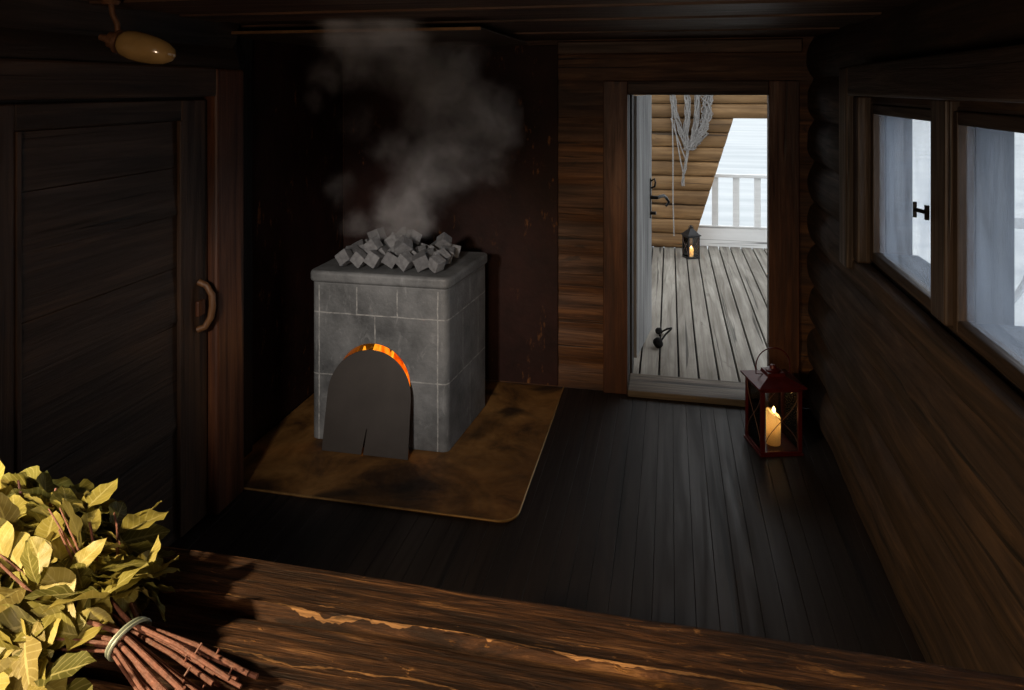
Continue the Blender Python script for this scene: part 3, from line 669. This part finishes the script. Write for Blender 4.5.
def lantern(loc, s, h, rz, m, label, roof_h, flat, handle_r):
    L = empty('lantern', loc, label, 'lantern', rz=rz)
    a = s / 2; p = s * .045; zb = h * .06
    bm = box(-a * 1.06, a * 1.06, -a * 1.06, a * 1.06, .0, zb * .45); add_box(bm, -a, a, -a, a, zb * .45, zb)
    obj('base', bm, m, L, bevel=.002)
    for sx in (-1, 1):
        for sy in (-1, 1):
            obj('post', box(sx * a - p * (1 + sx), sx * a + p * (1 - sx), sy * a - p * (1 + sy), sy * a + p * (1 - sy), zb + .0003, h), m, L, bevel=.001)
    obj('top_frame', add_box(add_box(add_box(add_box(B(), -a, a, -a, -a + 2*p, h - .012, h + .004), -a, a, a - 2*p, a, h - .012, h + .004), -a, -a + 2*p, -a, a, h - .012, h + .004), a - 2*p, a, -a, a, h - .012, h + .004), m, L)
    for k in range(4):
        g = obj('glass_pane', box(-a + 2*p, a - 2*p, -a + p * .9, -a + p * 1.2, zb + .001, h - .0125), M['lantern_glass'], L)
        g.rotation_euler = (0, 0, k * PI / 2)
        bm = B()
        for q in (-1, 1):
            pts = [(q * (a - 2*p) * math.cos(PI * u / 10) * (1 if True else 0), -a + p * .4, zb + (h - zb) * (.06 + .86 * u / 10)) for u in range(11)]
            add_tube(bm, pts, s * .009, 6)
        obj('wire_cross', bm, M['steel_wire'], g, smooth=True)
    bm = B(); e = a * 1.18
    lv = [(e, h + .004), (e, h + .012), (a * .45, h + roof_h * .72), (a * .42, h + roof_h), (0, h + roof_h + .001)] if flat else [(e, h + .004), (e, h + .012), (a * .95, h + roof_h * .25), (a * .22, h + roof_h * .9), (a * .2, h + roof_h), (0, h + roof_h + .001)]
    rings = [[bm.verts.new((sx * w_, sy * w_, z)) for sx, sy in ((-1,-1),(1,-1),(1,1),(-1,1))] for w_, z in lv[:-1]]
    for A, D in zip(rings, rings[1:]):
        for k in range(4): bm.faces.new((A[k], A[(k+1)%4], D[(k+1)%4], D[k]))
    bm.faces.new(rings[0][::-1]); bm.faces.new(rings[-1])
    obj('roof', bm, m, L, bevel=.0015)
    bm = B(); add_lathe(bm, [(0, 0), (a * .34, 0), (a * .36, a * .06), (a * .18, a * .12), (a * .12, a * .26), (0, a * .30)], 16, Matrix.Translation((0, 0, h + roof_h + .0005)))
    obj('cap', bm, m, L, smooth=True)
    R = handle_r; z0 = h + roof_h * .75
    hp = [(-R, 0, z0), (-R, 0, z0 + R * .45)] + [(-R * math.cos(PI * k / 14), 0, z0 + R * .45 + R * math.sin(PI * k / 14)) for k in range(1, 14)] + [(R, 0, z0 + R * .45), (R, 0, z0)]
    hp = [(-a * .5, 0, z0 - .004)] + hp + [(a * .5, 0, z0 - .004)]
    obj('handle', tube(hp, s * .014, 8), m, L, smooth=True)
    return L
LP = Vector((.492, 3.745, 0))
lantern(LP, .2, .315, math.radians(16), M['red_metal'], 'dark red metal lantern with a lit candle on the floor beside the doorway', .055, True, .085)
candle('candle', LP + Vector((-.0, -.012, .0195)), .034, .15, 'stout lit candle inside the dark red lantern', 1, M['wax'], .4)
SP = Vector((at(691, 257, 7.72).x, 7.72, .0025))
lantern(SP, .13, .225, math.radians(28), M['black_metal'], 'small black lantern with a lit candle on the porch floor', .085, False, .03)
candle('candle', SP + Vector((0, 0, .014)), .026, .085, 'small lit candle inside the black porch lantern', .2, M['wax'], .3)

# ------------------------------------------------------------------ oval lamp over the closed door
a0, a1 = at(100, 37, 1.93), at(176, 56, 1.99); ax = a1 - a0; Ln = ax.length; q = ax.to_track_quat('Z', 'Y').to_matrix().to_4x4()
lp = empty('ceiling_lamp', a0, 'old oval amber glass lamp on a bent pipe above the closed door', 'lamp')
bm = B(); add_lathe(bm, [(0, Ln * .27), (.030, Ln * .27), (.042, Ln * .33), (.047, Ln * .45), (.047, Ln * .58), (.043, Ln * .74), (.034, Ln * .88), (.018, Ln * .97), (0, Ln)], 28, q)
obj('glass_bulb', bm, M['amber'], lp, smooth=True)
bm = B(); add_lathe(bm, [(0, 0), (.010, .0), (.012, Ln * .10), (.024, Ln * .12), (.028, Ln * .20), (.037, Ln * .22), (.037, Ln * .262), (0, Ln * .268)], 20, q)
obj('socket', bm, M['socket'], lp, smooth=True)
s_ = ax * .24
pp = [s_ + Vector((0, 0, .02)), s_ + Vector((-.004, 0, .055)), s_ + Vector((-.02, .0, .085)), Vector((s_.x - .028, s_.y, CZ - .006 - a0.z))]
obj('pipe', tube(pp, .009, 10), M['socket'], lp, smooth=True)
bm = B(); add_lathe(bm, [(0, 0), (.022, 0), (.03, .012), (0, .013)], 16, Matrix.Translation(pp[-1] + Vector((0, 0, -.015))))
obj('ceiling_rose', bm, M['socket'], lp, smooth=True)

# ------------------------------------------------------------------ bench in the foreground
BZ, BF = 1.0, 1.057
bn = empty('bench', (0, 0, 0), 'rough splintered wooden bench across the foreground', 'bench')
def bench_board(y0, y1, seed, nx=320, ny=44):
    bm = B(); x0, x1 = LX + .055, RX - .07
    top = []
    for i in range(nx + 1):
        x = x0 + (x1 - x0) * i / nx; row = []
        for j in range(ny + 1):
            t = j / ny; y = y0 + (y1 - y0) * t
            if j == ny: y += .006 * noise.noise(Vector((x * 5, seed, 0))) + .003 * noise.noise(Vector((x * 30, seed, 2)))
            z = .0045 * noise.noise(Vector((x * 1.6, y * 16, seed))) + .0022 * noise.noise(Vector((x * 5, y * 70, seed + 4)))
            if seed == 1:   # long splintered ridge along the board
                yr = .952 + .006 * noise.noise(Vector((x * 4, 1, 7))) ; z += .009 * max(0, 1 - abs(y - yr) / .008) * (.6 + noise.noise(Vector((x * 6, 3, 1)))) - .011 * math.exp(-((y - yr + .012) / .008) ** 2)
            e = min(t, 1 - t) * (y1 - y0); z -= .014 * max(0, 1 - e / .016) ** 2
            row.append(bm.verts.new((x, y, BZ + z)))
        top.append(row)
    for i in range(nx):
        for j in range(ny): bm.faces.new((top[i][j], top[i+1][j], top[i+1][j+1], top[i][j+1]))
    loop = [r[0] for r in top] + top[-1][1:] + [r[-1] for r in top[::-1]][1:] + top[0][::-1][1:-1]
    low = [bm.verts.new((v.co.x, v.co.y, BZ - .06)) for v in loop]
    n = len(loop)
    for k in range(n): bm.faces.new((loop[k], loop[(k+1) % n], low[(k+1) % n], low[k]))
    bm.faces.new(low)
    return obj('board', bm, M['bench'], bn, smooth=True)
bench_board(.81, BF, 1); bench_board(.53, .8, 2); bench_board(.25, .52, 3); bench_board(-.03, .24, 4)
for x in (-1.55, .35):
    obj('support_beam', box(x, x + .08, .0, BF - .04, BZ - .15, BZ - .0605), M['black_wood'], bn, bevel=.006)
    for y in (.03, BF - .14): obj('leg', box(x, x + .08, y, y + .08, .001, BZ - .1505), M['black_wood'], bn, bevel=.006)

# ------------------------------------------------------------------ leafy whisk on the bench
wk = empty('sauna_whisk', (-.70, .80, BZ + .012), 'leafy yellow green sauna whisk tied with a pale wire on the bench', 'whisk')
O = Vector(wk.location)
tie = Vector((.012, .015, .026))
rnd = random.Random(21)
axis_d = Vector((1, -.27, -.07)).normalized()      # towards the cut ends
sid = axis_d.cross(Vector((0, 0, 1))).normalized(); upv = sid.cross(axis_d).normalized()
for k in range(22):
    ang = 2 * PI * k / 22 * 2.4; rr = .020 * math.sqrt((k + .5) / 22)
    off = sid * math.cos(ang) * rr * 1.25 + upv * math.sin(ang) * rr * .75
    fan = sid * math.cos(ang) * rr * 3.2
    e = tie + off + axis_d * rnd.uniform(.12, .19) + fan * .6
    e.z = max(e.z - .012, .001 + .004) + max(0, off.z) * .5
    b = tie + off * 1.0
    c = tie - axis_d * .11 + off * 1.3 + fan * .9
    s_end = tie - axis_d * rnd.uniform(.18, .3) + off * 2.6 + fan * 1.5 + Vector((0, 0, rnd.uniform(0, .05)))
    mid = b.lerp(e, .5) + Vector((rnd.uniform(-.004, .004), rnd.uniform(-.004, .004), rnd.uniform(-.001, .004)))
    r0 = rnd.uniform(.0020, .0036)
    pts = [e, mid, b, c, s_end]
    bm = tube(pts, [r0 * 1.05, r0, r0 * .95, r0 * .75, r0 * .45], 8)
    nb = mid.lerp(e, rnd.uniform(.1, .8)); add_tube(bm, [nb, nb + Vector((.004, rnd.uniform(-.01, .01), .009))], r0 * .55, 6)
    obj('stem', bm, M['bark'], wk, smooth=True)
ring = [tie + (sid * math.cos(2*PI*k/24) * .0275 + upv * math.sin(2*PI*k/24) * .0195) + axis_d * (.004 * math.sin(2*PI*k/24)) for k in range(25)]
bm = tube(ring, .0024, 8); add_tube(bm, [p_ + axis_d * .006 + (p_ - tie) * .03 for p_ in ring], .0023, 8)
obj('binding', bm, M['cord'], wk, smooth=True)
# leaves: shingled along a drooping head that widens away from the tie
def add_leaf(bm, base, direc, nrm, ln, wd, curl, fold):
    direc = direc.normalized(); s = direc.cross(nrm).normalized(); n_ = s.cross(direc).normalized()
    uvl = bm.loops.layers.uv.get('leaf') or bm.loops.layers.uv.new('leaf'); rows = []
    prof = [.04, .42, .78, .97, 1.0, .88, .66, .38, .05]
    for k, w_ in enumerate(prof):
        t = k / 8; c = base + direc * ln * t + n_ * (-curl * ln * t * t)
        hw = wd * .5 * w_; wave = .06 * wd * math.sin(k * 1.9 + curl * 9)
        rows.append([bm.verts.new(c + s * hw * u + n_ * (fold * hw * abs(u) + wave * u)) for u in (-1, -.5, 0, .5, 1)])
    for A, D in zip(rows, rows[1:]):
        for q in range(4):
            f = bm.faces.new((A[q], A[q+1], D[q+1], D[q])); k0 = rows.index(A) / 8
            for lp_, (uu, tt) in zip(f.loops, ((q*.5 - 1, k0), (q*.5 - .5, k0), (q*.5 - .5, k0 + .125), (q*.5 - 1, k0 + .125))): lp_[uvl].uv = (uu, tt)
bm = B()
back = -axis_d
def head(t, ang):
    """surface of the leafy head: t along it from the tie, ang around it"""
    w_ = .075 + .075 * min(1, t * 2.4) ** .85; hgt = .026 + .030 * min(1, t * 2.2) ** .8
    c = tie + back * (.045 + .36 * t) + Vector((0, 0, -.004 - .02 * t))
    return c + Vector((0, 1, 0)) * math.cos(ang) * w_ + Vector((0, 0, 1)) * math.sin(ang) * hgt, c
for k in range(430):
    t = rnd.random() ** .9; ang = rnd.uniform(-.35, PI + .35)
    p_, c = head(t, ang); p_ = c + (p_ - c) * rnd.uniform(.72, 1.03)
    outw = (p_ - c); outw.x = 0; outw.normalize()
    ln = rnd.uniform(.052, .088); wd = ln * rnd.uniform(.52, .70)
    dr = back * rnd.uniform(.1, 1.0) + outw * rnd.uniform(-.1, .55) + Vector((rnd.uniform(-.6, .6), rnd.uniform(-.6, .6), rnd.uniform(-.5, .1)))
    nm = (outw + Vector((rnd.uniform(-.4, .4), rnd.uniform(-.45, .3), rnd.uniform(-.1, .6)))).normalized()
    if p_.z < .012: p_.z = rnd.uniform(.012, .04)
    tip = p_ + dr.normalized() * ln
    if tip.z < .004: dr.z += (.010 - tip.z) / ln * dr.length
    add_leaf(bm, p_, dr, nm, ln, wd, rnd.uniform(-.1, .35), rnd.uniform(.0, .35))
for k in range(46):     # the skirt of leaves around the tied end, hanging over on the far side
    t = rnd.uniform(-.06, .16); ang = rnd.uniform(-.1, 1.5); c = tie + back * (.045 + .36 * max(t, -.06)); w_ = rnd.uniform(.045, .085)
    p_ = c + Vector((0, 1, 0)) * math.cos(ang) * w_ + Vector((0, 0, 1)) * math.sin(ang) * rnd.uniform(.02, .042)
    outw = (p_ - c); outw.x = 0; outw.normalize(); p_.z = max(p_.z, .016)
    add_leaf(bm, p_, Vector((rnd.uniform(-.7, .35), rnd.uniform(-.3, .6), rnd.uniform(-.35, -.02))), (outw + Vector((rnd.uniform(-.2, .3), rnd.uniform(-.4, .2), .7))).normalized(), rnd.uniform(.055, .078), rnd.uniform(.036, .048), rnd.uniform(.05, .4), rnd.uniform(.05, .3))
# leaves lying forward past the tie on the near side
for k in range(26):
    p_ = Vector((rnd.uniform(-.20, .0), rnd.uniform(-.17, -.06), rnd.uniform(.012, .03)))
    add_leaf(bm, p_, Vector((rnd.uniform(-.6, 1), rnd.uniform(-.8, .1), rnd.uniform(-.02, .12))), Vector((rnd.uniform(-.3, .3), rnd.uniform(-.3, .3), 1)), rnd.uniform(.06, .085), rnd.uniform(.038, .052), rnd.uniform(0, .1), rnd.uniform(.05, .25))
fo = obj('foliage', bm, M['leaf'], wk, smooth=False); fo['kind'] = 'stuff'
for p_ in fo.data.polygons: p_.use_smooth = True
for v in fo.data.vertices:
    if v.co.y < BF - O.y + .01: v.co.z = max(v.co.z, -.006)
for a_, b_ in (((22, 520), (18, 480)), ((47, 512), (56, 488)), ((38, 535), (30, 505))):
    P0, P1_ = at(*a_, .98) - O, at(*b_, .99) - O
    obj('twig', tube([P0, P0.lerp(P1_, .5) + Vector((.004, 0, .002)), P1_], [.0032, .0026, .0018], 7), M['bark'], wk, smooth=True)

# ------------------------------------------------------------------ steam over the stones
def mat_steam():
    w = N('thin grey steam'); v = w.coord()
    n1 = w.n('ShaderNodeTexNoise'); n1.inputs['Scale'].default_value = 5.5; n1.inputs['Detail'].default_value = 5; w.l(v, n1.inputs['Vector'])
    off = w.n('ShaderNodeVectorMath', operation='SUBTRACT'); w.l(n1.outputs['Color'], off.inputs[0]); off.inputs[1].default_value = (.5, .5, .5)
    sc_ = w.n('ShaderNodeVectorMath', operation='SCALE'); w.l(off.outputs[0], sc_.inputs[0]); sc_.inputs[3].default_value = .26
    ad = w.n('ShaderNodeVectorMath', operation='ADD'); w.l(v, ad.inputs[0]); w.l(sc_.outputs[0], ad.inputs[1])
    tot = None
    for px, py, Y, r, k in STEAM:
        c = at(px, py, Y); d = w.n('ShaderNodeVectorMath', operation='DISTANCE'); w.l(ad.outputs[0], d.inputs[0]); d.inputs[1].default_value = c
        mr = w.n('ShaderNodeMapRange', interpolation_type='SMOOTHSTEP'); w.l(d.outputs['Value'], mr.inputs[0])
        mr.inputs[1].default_value = r; mr.inputs[2].default_value = r * .25; mr.inputs[3].default_value = 0; mr.inputs[4].default_value = k
        tot = mr.outputs[0] if tot is None else w.math('MAXIMUM', tot, mr.outputs[0])
    wisp = w.ramp(w.noise(ad.outputs[0], 9, 7, .62), [(.36, .14), (.68, 1.0)])
    den = w.math('MULTIPLY', w.math('MULTIPLY', tot, wisp), STEAM_D)
    vs = w.n('ShaderNodeVolumeScatter'); vs.inputs['Color'].default_value = (.95, .91, .92, 1); w.l(den, vs.inputs['Density']); vs.inputs['Anisotropy'].default_value = 0
    w.l(vs.outputs[0], w.out.inputs['Volume']); return w.m
STEAM_D = 6
STEAM = [(400, 236, 3.52, .17, .8), (405, 208, 3.5, .2, .8), (425, 175, 3.5, .23, .85), (455, 145, 3.5, .25, .9), (486, 118, 3.5, .22, .9), (490, 160, 3.5, .16, .6), (440, 95, 3.5, .27, .85), (395, 150, 3.5, .16, .6),
         (410, 65, 3.45, .22, .7), (455, 60, 3.5, .2, .7), (365, 62, 3.4, .18, .7), (328, 75, 3.35, .13, .6), (312, 100, 3.35, .08, .5), (350, 28, 2.95, .18, 1.3), (400, 24, 2.8, .19, 1.3), (345, 8, 2.3, .15, 1.5), (385, 6, 2.3, .16, 1.5), (520, 118, 3.5, .06, .5), (355, 125, 3.4, .12, .25), (360, 225, 3.5, .13, .3), (340, 190, 3.5, .12, .2)]
st = obj('steam', box(-1.77, -.70, 2.05, 3.84, .985, 1.98), mat_steam())
tag(st, 'pale grey steam rising from the stones on the stove', 'steam', kind='stuff')

# ------------------------------------------------------------------ light
def light(name, typ, loc, energy, color, aim=None, **k):
    l = bpy.data.lights.new(name, typ); l.energy = energy; l.color = color
    for a, v in k.items(): setattr(l, a, v)
    o = bpy.data.objects.new(name, l); C.objects.link(o); o.location = loc
    if aim is not None: o.rotation_euler = (Vector(aim) - Vector(loc)).to_track_quat('-Z', 'Y').to_euler()
    return o
WL = bpy.data.worlds.new('overcast'); SC.world = WL; WL.use_nodes = True
bgn = WL.node_tree.nodes['Background']; bgn.inputs[0].default_value = (.93, .97, 1.0, 1); bgn.inputs[1].default_value = 1.9
light('whisk_fill_spot', 'SPOT', (-1.60, .25, 1.72), 205, (1, .75, .44), (-.80, .92, .98), spot_size=math.radians(74), spot_blend=1, shadow_soft_size=.035)  # added off-frame spot for the whisk's warm side light; no fixture built
light('room_fill', 'POINT', (-.3, -.6, 1.45), 54, (1, .76, .54), shadow_soft_size=.15)  # made-up warm fill behind the camera, lifts the whole room
light('fire_light', 'POINT', (OX, FRONT + .07, .46), .5, (1, .42, .08), shadow_soft_size=.03)

light('back_wall_fill', 'SPOT', (-.1, -.5, 1.6), 170, (1, .66, .36), (-.35, 4.2, .6), spot_size=math.radians(26), spot_blend=1, shadow_soft_size=.1)  # extra unseen spot put in to warm the lower back wall
light('stove_fill_spot', 'SPOT', (-.95, -.4, 1.92), 390, (1, .9, .8), (-1.36, 3.4, .58), spot_size=math.radians(29), spot_blend=1, shadow_soft_size=.12)  # invented spot from behind the camera, brightens the stove and its stones
# ------------------------------------------------------------------ camera
cam = bpy.data.cameras.new('camera'); co = bpy.data.objects.new('camera', cam); C.objects.link(co)
cam.sensor_width = 36; cam.sensor_fit = 'HORIZONTAL'; cam.lens = F / 1024 * 36
co.location = (0, 0, EYE); co.rotation_euler = (PI / 2, 0, YAW)
cam.shift_x = 0; cam.shift_y = -(345 - HOR) / 1024
cam.clip_start = .02; cam.clip_end = 1000
SC.camera = co
SC.view_settings.view_transform = 'Standard'; SC.view_settings.look = 'None'
SC.view_settings.gamma = 1; SC.view_settings.exposure = 0; SC.view_settings.use_curve_mapping = False
SC.cycles.max_bounces = 10; SC.cycles.transparent_max_bounces = 16; SC.cycles.volume_bounces = 1
SC.cycles.sample_clamp_indirect = 4; SC.cycles.use_denoising = True
